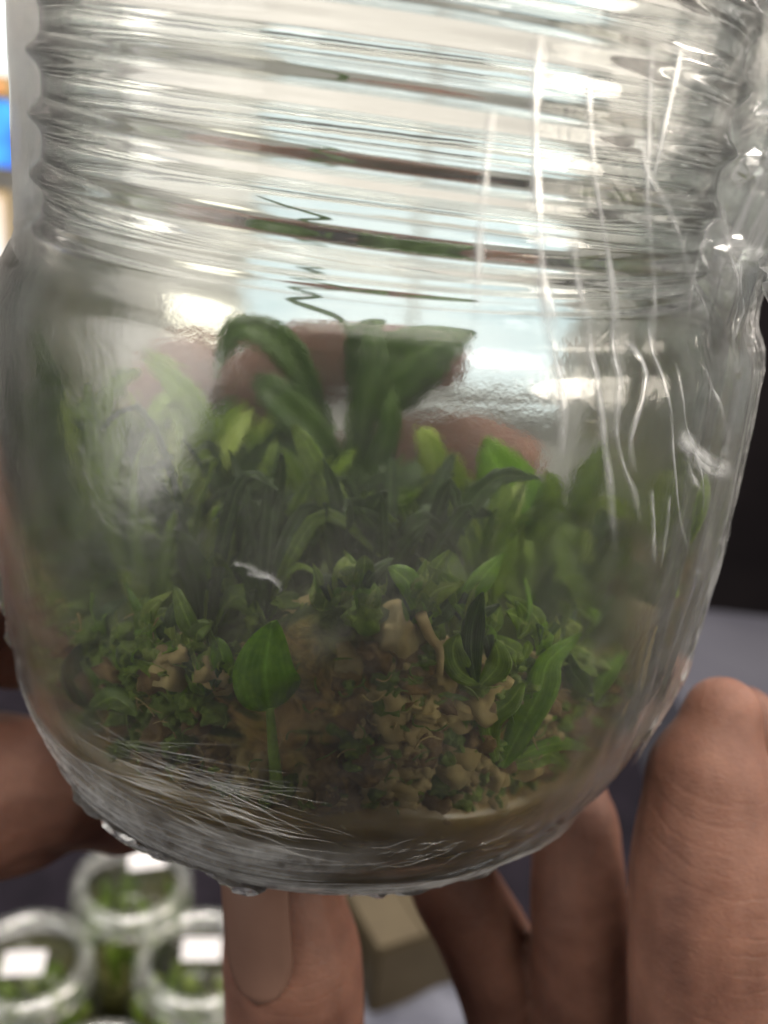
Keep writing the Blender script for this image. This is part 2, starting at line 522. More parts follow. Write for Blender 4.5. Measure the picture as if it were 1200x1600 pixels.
def moss_top(x, y):
    n = noise.noise((x * .55, y * .55, 1.3)) * .55 + noise.noise((x * 1.5, y * 1.5, 5)) * .22
    r = math.hypot(x, y)
    return 4.15 + n + 1.0 * math.exp(-((x - 0.5) / 1.4) ** 2) * (1 if y < 0 else math.exp(-(y / 2.5) ** 2)) - .12 * max(0, y)
t = NT('moss')
n1 = t.noise(0.75, 5, 0.6)
n2 = t.noise(3.5, 6, 0.7, dist=0.8)
c1 = t.ramp(n1.outputs[0], [(0.30, (0.10, 0.15, 0.018)), (0.42, (0.29, 0.22, 0.05)), (0.55, (0.36, 0.21, 0.07)), (0.66, (0.52, 0.38, 0.15)), (0.78, (0.13, 0.07, 0.02))])
c2 = t.ramp(n2.outputs[0], [(0.35, (0.30, 0.28, 0.26)), (0.62, (1.5, 1.5, 1.4))])
tp = t.n('SeparateXYZ', Vector=t.coord())
up = t.ramp(t.math('ADD', t.math('MULTIPLY', t.n('SeparateXYZ', Vector=t.n('NewGeometry').outputs['Normal']).outputs[2], .7), t.math('MULTIPLY', n1.outputs[0], .3)).outputs[0], [(.40, (0, 0, 0)), (.62, (1, 1, 1))])
c1 = t.n('MixRGB', i0=up.outputs[0], i1=c1.outputs[0], i2=(0.075, 0.105, 0.018, 1))
mx = t.n('MixRGB', _blend_type='MULTIPLY', i0=1.0, i1=c1.outputs[0], i2=c2.outputs[0])
M['moss'] = t.surf(t.n('BsdfPrincipled', **{'Base__Color': mx.outputs[0], 'Roughness': .8, 'Normal': t.bump(n2.outputs[0], .9, .12)}))
def mossfn(a, i, r, z):
    nn = noise.noise((math.sin(a) * 2.6, math.cos(a) * 2.6, z * 1.2)) * .5 + noise.noise((math.sin(a) * 7, math.cos(a) * 7, z * 2.4)) * .3
    if i < 40:
        n4 = noise.noise((math.sin(a) * 16, math.cos(a) * 16, z * 4.5))
        return min(r + .03, r - .20 + .30 * nn + .13 * n4), z + .1 * n4
    x, y = r * math.sin(a), -r * math.cos(a)
    return r, moss_top(x, y)
zs = [1.9 + 2.1 * k / 39 for k in range(40)]
ringm = [(inr(z, .38), z) for z in zs] + [(r, 4.8) for r in (4.5, 4.2, 3.8, 3.3, 2.8, 2.2, 1.6, 1.0, .5, .05)]
v, f = lathe(ringm, 260, mossfn, (True, True))
mo = pymesh('moss_bed', v, f, M['moss'])
tag(mo, 'damp brown and olive moss packed around the roots in the jar', 'moss', kind='stuff')
fix_normals(mo)
# loose strands of the moss at the glass and on top
def strands(n, mat, name, label, zlo, zhi, rad, ln, xr=(-1, 1)):
    G = []
    for _ in range(n):
        a = random.uniform(-1.75, 1.75)
        z = random.uniform(zlo, zhi)
        r = inr(z, random.uniform(.27, .5))
        p = Vector((r * math.sin(a), -r * math.cos(a), z))
        tan = Vector((math.cos(a), math.sin(a), 0))
        nrm = Vector((math.sin(a), -math.cos(a), 0))
        th = random.uniform(0, 6.28)
        d = tan * math.cos(th) + Vector((0, 0, 1)) * math.sin(th)
        e = tan * -math.sin(th) + Vector((0, 0, 1)) * math.cos(th)
        l = random.uniform(.4, 1) * ln
        c = random.uniform(-.5, .5) * l
        pts = []
        for k in range(5):
            s = k / 4
            q = p + d * (l * (s - .5)) + e * (c * (4 * s * (1 - s)))
            rr = math.hypot(q.x, q.y)
            lim = inr(max(q.z, .6), .26)
            if rr > lim: q.x *= lim / rr; q.y *= lim / rr
            pts.append(q)
        rd = random.uniform(.5, 1) * rad
        G.append(tube_geo(pts, lambda s: rd * (1 - .7 * s) + .004, 4))
    o = pymesh(name, *merge(G), mat)
    return tag(o, label, 'moss', kind='stuff')
q_ = at_r(422, 1060, 4.7)
HL = (math.atan2(q_.x, -q_.y), q_.z)
def clumps(n, mat, name, label, zf, size, xr=None):
    G = []
    base = bmesh.new()
    bmesh.ops.create_icosphere(base, subdivisions=3, radius=1)
    bv = [v.co.copy() for v in base.verts]
    bf = [tuple(v.index for v in q.verts) for q in base.faces]
    base.free()
    for _ in range(n):
        a = random.uniform(-1.7, 1.7)
        x0 = math.sin(a) * 4.3
        if xr and not xr[0] < x0 + random.gauss(0, .35) < xr[1]: continue
        z = random.uniform(2.3, zf(x0))
        sz = size * random.uniform(.35, 1.0)
        r = inr(z, .34) - sz * random.uniform(.7, 1.3)
        if abs(a - HL[0]) < .14 and abs(z - HL[1]) < 1.3: r -= .45      # room for the leaf at the glass
        c = Vector((r * math.sin(a), -r * math.cos(a), z))
        k = random.uniform(0, 99)
        sx, sy, sq = random.uniform(.7, 1.4), random.uniform(.7, 1.2), random.uniform(.6, 1.2)
        vv = []
        for q in bv:
            d = sz * (1 + .75 * noise.noise(q * 1.4 + Vector((k, 0, 0))) + .32 * noise.noise(q * 3.5 + Vector((0, k, 0))) + .12 * noise.noise(q * 8 + Vector((0, 0, k))))
            vv.append(c + Vector((q.x * sx, q.y * sy, q.z * sq)) * d)
        G.append((vv, bf))
    return tag(pymesh(name, *merge(G), mat), label, 'moss', kind='stuff')
zc = lambda x: 4.25 + 1.0 * math.exp(-((x - 0.5) / 1.5) ** 2)
clumps(520, simple('callus', (0.26, 0.18, 0.065), (0.54, 0.42, 0.19), 1.6, .8, .7, .06), 'callus_clump', 'pale beige lumpy callus clumps among the moss behind the front glass', zc, .27, (-1.1, 2.3))
clumps(520, simple('green_callus', (0.07, 0.125, 0.012), (0.21, 0.28, 0.04), 3.2, .8, 1, .1), 'green_clump', 'olive green lumpy clumps among the moss behind the front glass', lambda x: zc(x) + .15, .15)
clumps(240, simple('brown_clump', (0.10, 0.055, 0.018), (0.28, 0.17, 0.06), 3.2, .8, 1, .1), 'brown_clump', 'dark brown peaty clumps packed among the moss behind the front glass', lambda x: zc(x) - .3, .26)
strands(220, simple('tan_fibre', (0.34, 0.23, 0.075), (0.56, 0.42, 0.16), 1.5), 'moss_fibre', 'tan dead moss fibres pressed against the front of the glass', 2.2, 4.7, .010, .34)
strands(260, simple('olive_fibre', (0.10, 0.16, 0.015), (0.20, 0.26, 0.04), 1.5), 'moss_shoot', 'short olive moss shoots scattered through the brown moss', 2.5, 4.9, .012, .30)

def at_w(px, py, gap):
    """where a photo pixel meets the inner face of the front wall, gap cm inside it"""
    r = 4.7
    for _ in range(8):
        p = at_r(px, py, r)
        r = interp(JP, max(p.z, .5)) - .20 - gap
    return at_r(px, py, r)
# ------------------------------------------------------------------ leaves and seedlings
def leaf_geo(pts, width, prof='lance', face=None, cup=0.25, twist=0.0, n=12, thick=0.035):
    P = smoothpath(pts, n)
    W_ = 5
    top, bot = [], []
    for i, p in enumerate(P):
        t = i / n
        tg = (P[min(i + 1, n)] - P[max(i - 1, 0)]).normalized()
        nn = Vector(face) if face is not None else (CAM - p).normalized()
        s = tg.cross(nn)
        if s.length < 1e-3: s = tg.cross(Vector((0, 0, 1)))
        s.normalize()
        nn = s.cross(tg).normalized()
        if twist:
            q = Matrix.Rotation(twist * t, 3, tg)
            s, nn = q @ s, q @ nn
        if prof == 'lance': w = width * (math.sin(math.pi * min(1, (t * .93 + .05))) ** .8)
        elif prof == 'broad': w = width * max(.02, (math.sin(math.pi * (t ** .62) * .97 + .03)) ** .6)
        elif prof == 'heart': w = width * max(.03, math.sin(math.pi * (t * .985 + .008) ** .80)) ** .62
        elif prof == 'strap': w = width * min(1, (1 - t) * 3 + .05) ** .7 * (.55 + .45 * min(1, t * 3))
        else: w = width
        wob = width * .10 * math.sin(7 * t + 13 * width)
        for k in range(W_):
            u = (k / (W_ - 1) - .5) * 2
            th = thick * (1 - abs(u) ** 2 * .8)
            base = p + s * (u * w / 2) + nn * (cup * w / 2 * u * u + wob * u * abs(u))
            top.append(base + nn * th / 2)
            bot.append(base - nn * th / 2)
    v = top + bot
    N = len(top)
    f = []
    for i in range(n):
        for k in range(W_ - 1):
            a = i * W_ + k
            f.append((a, a + 1, a + W_ + 1, a + W_))
            f.append((N + a, N + a + W_, N + a + W_ + 1, N + a + 1))
        a = i * W_
        f.append((a, a + W_, N + a + W_, N + a))
        a = i * W_ + W_ - 1
        f.append((a, N + a, N + a + W_, a + W_))
    f.append(tuple(range(W_)) + tuple(N + k for k in reversed(range(W_))))
    a = n * W_
    f.append(tuple(a + k for k in reversed(range(W_))) + tuple(N + a + k for k in range(W_)))
    return v, f
def leaf(parent, pts, width, mat, name='leaf', **kw):
    o = pymesh(name, *leaf_geo(pts, width, **kw), M[mat], parent)
    at = o.data.attributes.new('across', 'FLOAT', 'POINT')
    at.data.foreach_set('value', [((k % 5) / 4 - .5) * 2 for k in range(len(o.data.vertices))])
    return o
def stem(parent, pts, r0, r1, mat, name='stem'):
    return pymesh(name, *tube_geo(smoothpath(pts, 10), lambda t: r0 + (r1 - r0) * t, 8), M[mat], parent)
def Y(px, py, y): return at_y(px, py, y)

# tall plant in the middle
P = thing('orchid_seedling', 'tallest dark green seedling in the middle with a broad leaf and a thin curling tip', 'seedling', Y(545, 800, 0.2))
stem(P, [Y(545, 850, .2), Y(548, 740, .2), Y(556, 620, .3), Y(552, 510, .4)], .20, .10, 'leaf_dark')
leaf(P, [Y(566, 650, .3), Y(606, 600, .1), Y(668, 555, 0), Y(742, 522, .1)], 1.05, 'leaf_dark', prof='lance', cup=.1, face=(.1, -.9, .35))
leaf(P, [Y(556, 640, .2), Y(560, 570, 0), Y(572, 525, -.1), Y(600, 496, .1)], .50, 'leaf_dark', cup=.3)
leaf(P, [Y(520, 680, .1), Y(470, 590, -.2), Y(420, 535, -.4), Y(365, 530, -.5), Y(336, 590, -.5)], .50, 'leaf_dark', cup=.5)
leaf(P, [Y(552, 560, .3), Y(530, 498, .3), Y(470, 455, .4), Y(462, 425, .5), Y(505, 375, .5), Y(478, 338, .5), Y(402, 293, .5)], .17, 'leaf_dark', prof='strap', n=24)
leaf(P, [Y(560, 740, 0), Y(570, 640, -.2), Y(585, 560, -.3), Y(580, 500, -.2)], .42, 'leaf_dark')
leaf(P, [Y(540, 780, -.2), Y(500, 690, -.4), Y(430, 620, -.6), Y(395, 600, -.5)], .55, 'leaf_dark', cup=.4)
leaf(P, [Y(555, 790, -.2), Y(590, 720, -.3), Y(610, 660, -.3), Y(612, 600, -.2)], .40, 'leaf_dark')
# left
P = thing('orchid_seedling', 'left seedling whose arching leaf bends over toward the left', 'seedling', Y(330, 800, 0))
leaf(P, [Y(345, 780, 0), Y(325, 690, -.3), Y(285, 610, -.5), Y(222, 552, -.6)], .46, 'leaf_mid', cup=.4)
leaf(P, [Y(330, 800, 0), Y(350, 720, -.3), Y(385, 690, -.4), Y(392, 720, -.6)], .50, 'leaf_mid')
leaf(P, [Y(320, 820, 0), Y(290, 760, -.5), Y(240, 720, -.9), Y(200, 740, -1.1)], .5, 'leaf_mid')
stem(P, [Y(340, 850, 0), Y(338, 780, 0)], .13, .1, 'leaf_mid')
P = thing('orchid_seedling', 'pale green seedling at the far left with hooked narrow leaves', 'seedling', Y(205, 850, -.3))
leaf(P, [Y(215, 860, -.3), Y(190, 740, -.6), Y(165, 640, -.8), Y(190, 590, -.9), Y(222, 580, -.8)], .30, 'leaf_mid', prof='strap')
leaf(P, [Y(210, 860, -.3), Y(170, 760, -.6), Y(148, 680, -.8), Y(140, 640, -.8)], .40, 'leaf_mid')
leaf(P, [Y(215, 880, -.3), Y(240, 790, -.6), Y(262, 720, -.8), Y(258, 690, -.7)], .45, 'leaf_pale')
stem(P, [Y(212, 920, -.3), Y(212, 850, -.3)], .12, .09, 'leaf_mid')
P = thing('orchid_seedling', 'dark seedling pressed against the left wall of the jar, leaves up to the shoulder', 'seedling', Y(70, 800, -.6))
leaf(P, [Y(95, 800, -.6), Y(85, 700, -.7), Y(70, 600, -.8), Y(48, 500, -.8)], .36, 'leaf_dark', cup=.3)
leaf(P, [Y(95, 820, -.6), Y(70, 740, -.7), Y(50, 680, -.8), Y(36, 600, -.8)], .44, 'leaf_dark', cup=.3)
leaf(P, [Y(100, 800, -.6), Y(110, 720, -.8), Y(118, 650, -.9), Y(150, 620, -1)], .30, 'leaf_mid', cup=.3)
leaf(P, [Y(95, 830, -.6), Y(85, 760, -.8), Y(100, 700, -.9), Y(88, 560, -.8)], .30, 'leaf_dark')
stem(P, [Y(98, 900, -.6), Y(96, 800, -.6)], .11, .08, 'leaf_mid')
# right group
P = thing('orchid_seedling', 'seedling right of centre with one broad pointed bright leaf', 'seedling', Y(800, 820, -.8))
leaf(P, [Y(845, 830, -.8), Y(815, 780, -1.0), Y(780, 730, -1.1), Y(758, 683, -1.1)], .78, 'leaf_bright', prof='lance', cup=.2)
leaf(P, [Y(830, 850, -.8), Y(850, 790, -1.0), Y(862, 760, -1.0), Y(850, 735, -1.0)], .40, 'leaf_mid')
stem(P, [Y(838, 900, -.8), Y(840, 820, -.8)], .12, .09, 'leaf_mid')
P = thing('orchid_seedling', 'small pale seedling between the tall plant and the bright pointed leaf', 'seedling', Y(680, 800, -.4))
leaf(P, [Y(675, 800, -.4), Y(680, 740, -.6), Y(668, 690, -.7), Y(650, 668, -.7)], .42, 'leaf_pale')
leaf(P, [Y(680, 800, -.4), Y(700, 760, -.5), Y(712, 735, -.6), Y(704, 705, -.7)], .34, 'leaf_pale')
stem(P, [Y(680, 860, -.4), Y(678, 790, -.4)], .1, .08, 'leaf_mid')
P = thing('orchid_seedling', 'seedling at the right with an upright leaf and a drooping leaf below it', 'seedling', Y(905, 850, -1))
leaf(P, [Y(895, 830, -1), Y(905, 780, -1.1), Y(925, 735, -1.2), Y(945, 690, -1.2)], .40, 'leaf_mid', cup=.3)
leaf(P, [Y(900, 840, -1), Y(930, 800, -1.3), Y(960, 790, -1.4), Y(985, 810, -1.4)], .36, 'leaf_pale')
leaf(P, [Y(895, 850, -1), Y(880, 820, -1.4), Y(893, 870, -1.7), Y(905, 925, -1.8)], .48, 'leaf_mid')
stem(P, [Y(898, 930, -1), Y(897, 840, -1)], .11, .09, 'leaf_mid')
P = thing('orchid_seedling', 'pale seedling against the right wall of the jar under the film folds', 'seedling', Y(1050, 850, -1.5))
leaf(P, [Y(1050, 870, -1.5), Y(1075, 800, -1.6), Y(1080, 750, -1.6), Y(1062, 700, -1.6)], .50, 'leaf_mid', cup=.2)
leaf(P, [Y(1045, 870, -1.5), Y(1030, 820, -1.6), Y(1030, 770, -1.7), Y(1040, 730, -1.7)], .32, 'leaf_pale')
leaf(P, [Y(1055, 880, -1.5), Y(1075, 830, -1.5), Y(1085, 810, -1.5), Y(1092, 780, -1.4)], .26, 'leaf_pale')
stem(P, [Y(1050, 930, -1.5), Y(1050, 860, -1.5)], .1, .08, 'leaf_mid')
# front
P = thing('orchid_seedling', 'single heart-shaped green leaf on a straight stem against the front glass', 'seedling', at_w(428, 1235, .07))
leaf(P, [at_w(424, 1102, .07), at_w(420, 1070, .07), at_w(418, 1030, .07), at_w(428, 966, .09)], .74, 'leaf_bright', prof='heart', cup=.06, n=18)
stem(P, [at_w(436, 1225, .12), at_w(430, 1170, .09), at_w(424, 1098, .08)], .085, .045, 'leaf_mid')
P = thing('orchid_seedling', 'bright green twisted leaf rising from the moss at the front right', 'seedling', at_w(780, 1190, 0.11))
leaf(P, [at_w(778, 1190, 0.11), at_w(808, 1130, 0.11), at_w(838, 1070, 0.11), at_w(850, 1025, 0.11), at_w(898, 984, 0.11)], .42, 'leaf_bright', cup=.3, twist=.5)
leaf(P, [at_w(800, 1175, 0.11), at_w(835, 1160, 0.11), at_w(875, 1153, 0.11), at_w(912, 1162, 0.11)], .17, 'leaf_bright')
leaf(P, [at_w(770, 1180, 0.11), at_w(760, 1120, 0.11), at_w(790, 1090, 0.11), at_w(812, 1060, 0.11)], .30, 'leaf_mid')
leaf(P, [at_w(790, 1190, 0.11), at_w(820, 1180, 0.11), at_w(850, 1170, 0.11), at_w(872, 1185, 0.11)], .22, 'leaf_mid')
P = thing('orchid_seedling', 'slender upright shoot in the middle of the moss face', 'seedling', at_w(660, 950, 0.23))
leaf(P, [at_w(662, 960, 0.23), at_w(665, 920, 0.23), at_w(678, 885, 0.23), at_w(700, 855, 0.23)], .20, 'leaf_mid')
leaf(P, [at_w(662, 960, 0.23), at_w(650, 930, 0.23), at_w(655, 900, 0.23), at_w(664, 870, 0.23)], .14, 'leaf_mid')
P = thing('orchid_seedling', 'short dark shoot left of the twisted bright leaf', 'seedling', at_w(740, 1060, 0.11))
leaf(P, [at_w(740, 1060, 0.11), at_w(733, 1010, 0.11), at_w(738, 960, 0.11), at_w(750, 920, 0.11)], .26, 'leaf_dark')
leaf(P, [at_w(742, 1060, 0.11), at_w(715, 1040, 0.11), at_w(705, 1010, 0.11), at_w(712, 985, 0.11)], .3, 'leaf_mid')
leaf(P, [at_w(745, 1065, 0.11), at_w(770, 1040, 0.11), at_w(775, 1020, 0.11), at_w(768, 995, 0.11)], .3, 'leaf_mid')
P = thing('orchid_seedling', 'small green shoot between the twisted leaf and the dry root', 'seedling', at_w(920, 1090, 0.11))
leaf(P, [at_w(915, 1090, 0.11), at_w(930, 1060, 0.11), at_w(945, 1035, 0.11), at_w(968, 1010, 0.11)], .2, 'leaf_bright')
leaf(P, [at_w(915, 1090, 0.11), at_w(900, 1060, 0.11), at_w(885, 1040, 0.11), at_w(882, 1015, 0.11)], .24, 'leaf_dark')
leaf(P, [at_w(920, 1095, 0.11), at_w(950, 1080, 0.11), at_w(975, 1060, 0.11), at_w(990, 1040, 0.11)], .2, 'leaf_mid')
P = thing('orchid_seedling', 'dull green shoot low at the left side of the moss', 'seedling', at_w(150, 1090, 0.11))
leaf(P, [at_w(150, 1100, 0.11), at_w(130, 1065, 0.11), at_w(125, 1040, 0.11), at_w(135, 1000, 0.11)], .32, 'leaf_dark')
leaf(P, [at_w(155, 1100, 0.11), at_w(180, 1085, 0.11), at_w(200, 1090, 0.11), at_w(222, 1110, 0.11)], .3, 'leaf_mid')
# roots
o = pymesh('dry_root', *tube_geo(smoothpath([at_w(1000, 938, .16), at_w(985, 990, .14), at_w(972, 1050, .14), at_w(950, 1125, .14)], 14), lambda t: .13 + .05 * math.sin(3 * t) + .012 * math.sin(40 * t), 8), M['root'])
tag(o, 'thick straw coloured root slanting down the right of the moss', 'root')
o = pymesh('dry_root', *tube_geo(smoothpath([at_w(655, 955, 0.11), at_w(670, 990, 0.11), at_w(684, 1010, 0.11), at_w(684, 1050, 0.11)], 12), lambda t: .07 - .03 * t, 7), M['root'])
tag(o, 'short tan root in the middle of the brown moss', 'root')
o = pymesh('dry_root', *tube_geo(smoothpath([at_w(945, 1100, .05), at_w(968, 1096, .05), at_w(992, 1090, .05)], 8), lambda t: .022, 6), M['root'])
tag(o, 'thin pale fibre lying across the thick straw coloured root', 'root')
def sprig(px, py, label, group):
    base = at_w(px, py, .16)
    P = thing('small_shoot', label, 'shoot', base, group)
    nrm = Vector((base.x, base.y, 0)).normalized()
    tan = Vector((-nrm.y, nrm.x, 0))
    for k in range(random.choice((3, 4, 5))):
        L = random.uniform(.28, .75)
        lean = random.uniform(-.8, .8)
        p1 = base + tan * (L * lean * .3) + Vector((0, 0, L * .55)) - nrm * .03
        p2 = base + tan * (L * lean) + Vector((0, 0, L * random.uniform(.7, 1))) - nrm * random.uniform(-.02, .25)
        for q in (p1, p2):
            lim = interp(JP, q.z) - .28
            rr = math.hypot(q.x, q.y)
            if rr > lim: q.x *= lim / rr; q.y *= lim / rr
        leaf(P, [base - nrm * .1, p1, p2], random.choice((.10, .14, .2, .26)), random.choice(('leaf_mid', 'leaf_bright', 'leaf_pale', 'leaf_mid', 'leaf_dark')), face=nrm + Vector((0, 0, .3)), cup=.3, n=7, twist=random.uniform(-.5, .5))
for _ in range(26):
    sprig(random.uniform(730, 980), random.uniform(960, 1150), 'tiny green shoot on the moss face at the right, round the twisted bright leaf', 'tiny shoots on the right of the moss')
for _ in range(26):
    sprig(random.uniform(90, 370), random.uniform(985, 1110), 'tiny green shoot on the moss face left of the heart-shaped leaf', 'tiny shoots on the left of the moss')
for _ in range(9):
    sprig(random.uniform(500, 720), random.uniform(930, 985), 'tiny green shoot along the top of the brown moss mound in the middle', 'tiny shoots on the middle of the moss')
# the crowd behind
protos = []
def filler(x, y, h, n, mats, first):
    base = Vector((x, y, moss_top(x, y) - .25))
    side_ = 'left' if x < -1.3 else 'right' if x > 1.5 else 'middle'
    back = 'back' if y > .8 else 'front'
    txt = {('left', 'front'): 'narrow green seedling in the misty crowd at the left, near the front glass',
           ('left', 'back'): 'green seedling at the left of the jar, deep behind the misty crowd',
           ('middle', 'front'): 'dark green seedling in the crowd just behind and above the heart-shaped leaf and brown moss',
           ('middle', 'back'): 'green seedling at the foot of the tallest plant, toward the back of the jar',
           ('right', 'front'): 'green seedling in the crowd at the right, behind the twisted bright leaf',
           ('right', 'back'): 'small green seedling at the right, toward the back of the jar'}[(side_, back)]
    P = thing('orchid_seedling', txt, 'seedling', base, 'crowded seedlings at the %s %s of the jar' % (side_, back))
    a0 = random.uniform(0, 6.28)
    def keep(q):
        rr = math.hypot(q.x, q.y)
        if rr > 4.25: q.x *= 4.25 / rr; q.y *= 4.25 / rr
        return q
    for k in range(n):
        a = a0 + k * 2.4 + random.uniform(-.4, .4)
        hh = h * random.uniform(.35, 1.05)
        out = random.uniform(.15, .60) * hh
        d = Vector((math.cos(a), math.sin(a), 0))
        curl = random.choice((0, 0, .2, .45))
        mid = keep(base + d * out * .3 + Vector((0, 0, hh * .6)))
        up_ = keep(base + d * out * .75 + Vector((0, 0, hh * .95)))
        tip = keep(base + d * out * (1.1 + curl) + Vector((0, 0, hh * (1.12 - curl))))
        leaf(P, [base, mid, up_, tip], random.choice((.10, .14, .18, .24, .34)), random.choice(mats), face=Vector((random.uniform(-.6, .6), -1, .3)) - d * .4, cup=.35, n=9, twist=random.uniform(-.8, .8))
    stem(P, [base - Vector((0, 0, .2)), base + Vector((0, 0, h * .2)), base + Vector((0, 0, h * .32))], .07, .045, 'leaf_mid')
spots = []
tries = 0
while len(spots) < 150 and tries < 4000:
    tries += 1
    a, r = random.uniform(0, 6.28), 4.0 * math.sqrt(random.random())
    x, y = r * math.cos(a), r * math.sin(a)
    if all((x - u) ** 2 + (y - w) ** 2 > .42 ** 2 for u, w in spots):
        spots.append((x, y))
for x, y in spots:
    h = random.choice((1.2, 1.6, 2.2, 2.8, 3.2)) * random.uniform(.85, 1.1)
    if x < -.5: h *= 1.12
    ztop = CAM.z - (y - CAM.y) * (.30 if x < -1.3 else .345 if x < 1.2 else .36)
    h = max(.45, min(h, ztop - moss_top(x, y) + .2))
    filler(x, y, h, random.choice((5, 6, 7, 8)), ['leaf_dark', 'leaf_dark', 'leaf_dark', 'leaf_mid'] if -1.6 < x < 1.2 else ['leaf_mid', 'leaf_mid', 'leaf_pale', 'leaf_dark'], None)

# ------------------------------------------------------------------ cling film round the jar
film = thing('cling_film', 'clear cling film wrapped tightly round the jar with folds and crumpled ends', 'plastic film', (0, 0, 0))
def fr_(z):
    base = interp(JP, max(z, 0.0)) if z < 8.6 else 4.84
    if z > 7.9:
        base = max(base, 4.84 - .05 * (z - 8.1))
    return base + .05
def film_r(a, z):
    """a: 0 faces the camera side (-y), positive to +x"""
    r = fr_(z)
    aa = (a + math.pi) % (2 * math.pi) - math.pi
    w = math.exp(-((aa - 1.25) / .55) ** 2)                      # loose side at the right
    r += w * (.10 + .20 * max(0, min(1, (z - 1.5) / 2)) + .30 * math.exp(-((z - 11.3) / 1.6) ** 2) - .14 * math.exp(-((z - 8.9) / .7) ** 2))
    nf = noise.noise((aa * 9, z * .25, 3.1)) + .5 * noise.noise((aa * 22, z * .5, 8.1))
    ws = max(0, min(1, (aa - .15) / .5))
    r += .045 * nf * ws
    wl = max(0, min(1, (2.4 - z) / 1.4))
    r += wl * .05 * (noise.noise((aa * 3, z * 9, 1.7)) + .5 * noise.noise((aa * 6, z * 20, 4)))
    r += .012 * noise.noise((aa * 4, z * 2, 11))
    r -= .17 * math.exp(-((aa + 1.35) / .6) ** 2) * max(0, min(1, (z - 7.9) / .8))
    return r
def film_pt(a, z, off=0.0):
    r = film_r(a, z) + off
    return Vector((r * math.sin(a), -r * math.cos(a), z))
v, f = [], []
NA, NZ = 300, 190
zs = [0.36 + 12.0 * k / NZ for k in range(NZ + 1)]
for z in zs:
    for k in range(NA):
        v.append(film_pt(2 * math.pi * k / NA, z))
for i in range(NZ):
    for k in range(NA):
        l = (k + 1) % NA
        f.append((i * NA + k, i * NA + l, (i + 1) * NA + l, (i + 1) * NA + k))
pymesh('film_sheet', v, f, M['film'], film)
def film_az(px, py):
    """angle and height on the film where a photo pixel meets it"""
    r = 5.0
    for _ in range(6):
        p = at_r(px, py, r)
        a = math.atan2(p.x, -p.y)
        r = film_r(a, max(p.z, .36))
    return a, p.z
def crease(pix, wpx, mat, n=28, name='film_fold', off=.012):
    """a fold of the film: a low ridge, whitened for the doubled film and in place of its glint, fading to the rims (attribute 'layers')"""
    az = [film_az(*p) for p in pix]
    pts = smoothpath([(a, z, 0) for a, z in az], n)
    w = wpx / 168 / 2 * 2.1
    sd = random.uniform(0, 50)
    v, f, lay = [], [], []
    K = 8
    for i, q in enumerate(pts):
        t = i / n
        d = (pts[min(i + 1, n)] - pts[max(i - 1, 0)])
        r = film_r(q.x, q.y)
        dx, dz = d.x * r, d.y
        L = math.hypot(dx, dz) or 1
        px_, pz_ = dz / L, -dx / L
        ww = w * (.75 + .5 * noise.noise((t * 5, sd, 0)))
        for k in range(K + 1):
            u = k / K * 2 - 1
            a, z = q.x + px_ * u * ww / r, q.y + pz_ * u * ww
            ridge = .26 * w * math.exp(-(u * 2.2 - .4) ** 2) + .12 * w * math.exp(-(u * 5 + 2.6) ** 2)
            v.append(film_pt(a, z, off + ridge))
            e = min(1, t / .12) * min(1, (1 - t) / .30)
            lay.append(max(0, (1 - u * u)) ** 1.3 * e * (.65 + .5 * noise.noise((t * 9, u * 1.5, sd))) + .18 * math.exp(-((u - .25) * 6) ** 2) * e)
    for i in range(n):
        for k in range(K):
            b = i * (K + 1) + k
            f.append((b, b + 1, b + K + 2, b + K + 1))
    o = pymesh(name, v, f, M[mat], film)
    at = o.data.attributes.new('edge_fade', 'FLOAT', 'POINT')
    at.data.foreach_set('value', lay)
    return o
crease([(768, 168), (758, 260), (748, 380), (740, 520)], 14, 'fold')
crease([(842, 45), (834, 150), (836, 280), (845, 430), (868, 560), (872, 690)], 20, 'fold')
crease([(916, 95), (920, 200), (932, 300), (955, 450), (968, 560)], 14, 'fold')
crease([(893, 355), (900, 430), (918, 520), (935, 620), (950, 740), (962, 870)], 14, 'fold')
crease([(1018, 40), (1012, 200), (1010, 330), (1020, 470), (1030, 600)], 14, 'fold_faint')
crease([(1000, 215), (1010, 270), (1045, 330), (1075, 420), (1105, 500), (1120, 570)], 10, 'fold_faint')
crease([(1065, 50), (1050, 130), (1030, 230), (1005, 340)], 10, 'fold_faint')
crease([(955, 440), (960, 560), (962, 680), (990, 770), (1000, 820)], 10, 'fold_faint')
crease([(1110, 340), (1085, 420), (1070, 520)], 10, 'fold_faint')
crease([(972, 530), (1000, 560), (1005, 610), (985, 680), (990, 740)], 12, 'fold', 20)
crease([(1012, 480), (1035, 590), (1050, 700), (1060, 800), (1078, 868)], 7, 'fold')
crease([(1050, 560), (1070, 660), (1095, 740), (1098, 820)], 7, 'fold')
crease([(1016, 760), (1020, 820), (1022, 885)], 10, 'fold_faint')
crease([(1045, 770), (1040, 830), (1030, 890)], 10, 'fold_faint')
crease([(868, 560), (880, 640), (876, 720)], 14, 'fold_faint')
crease([(365, 880), (388, 884), (412, 896)], 9, 'fold_faint', 8)  # pale fleck drawn as a few short folds
crease([(385, 893), (410, 898), (432, 903)], 13, 'fold_faint', 8)
crease([(412, 896), (432, 908), (442, 924)], 9, 'fold_faint', 8)
crease([(985, 1190), (1040, 1120), (1090, 1050)], 16, 'fold_faint')
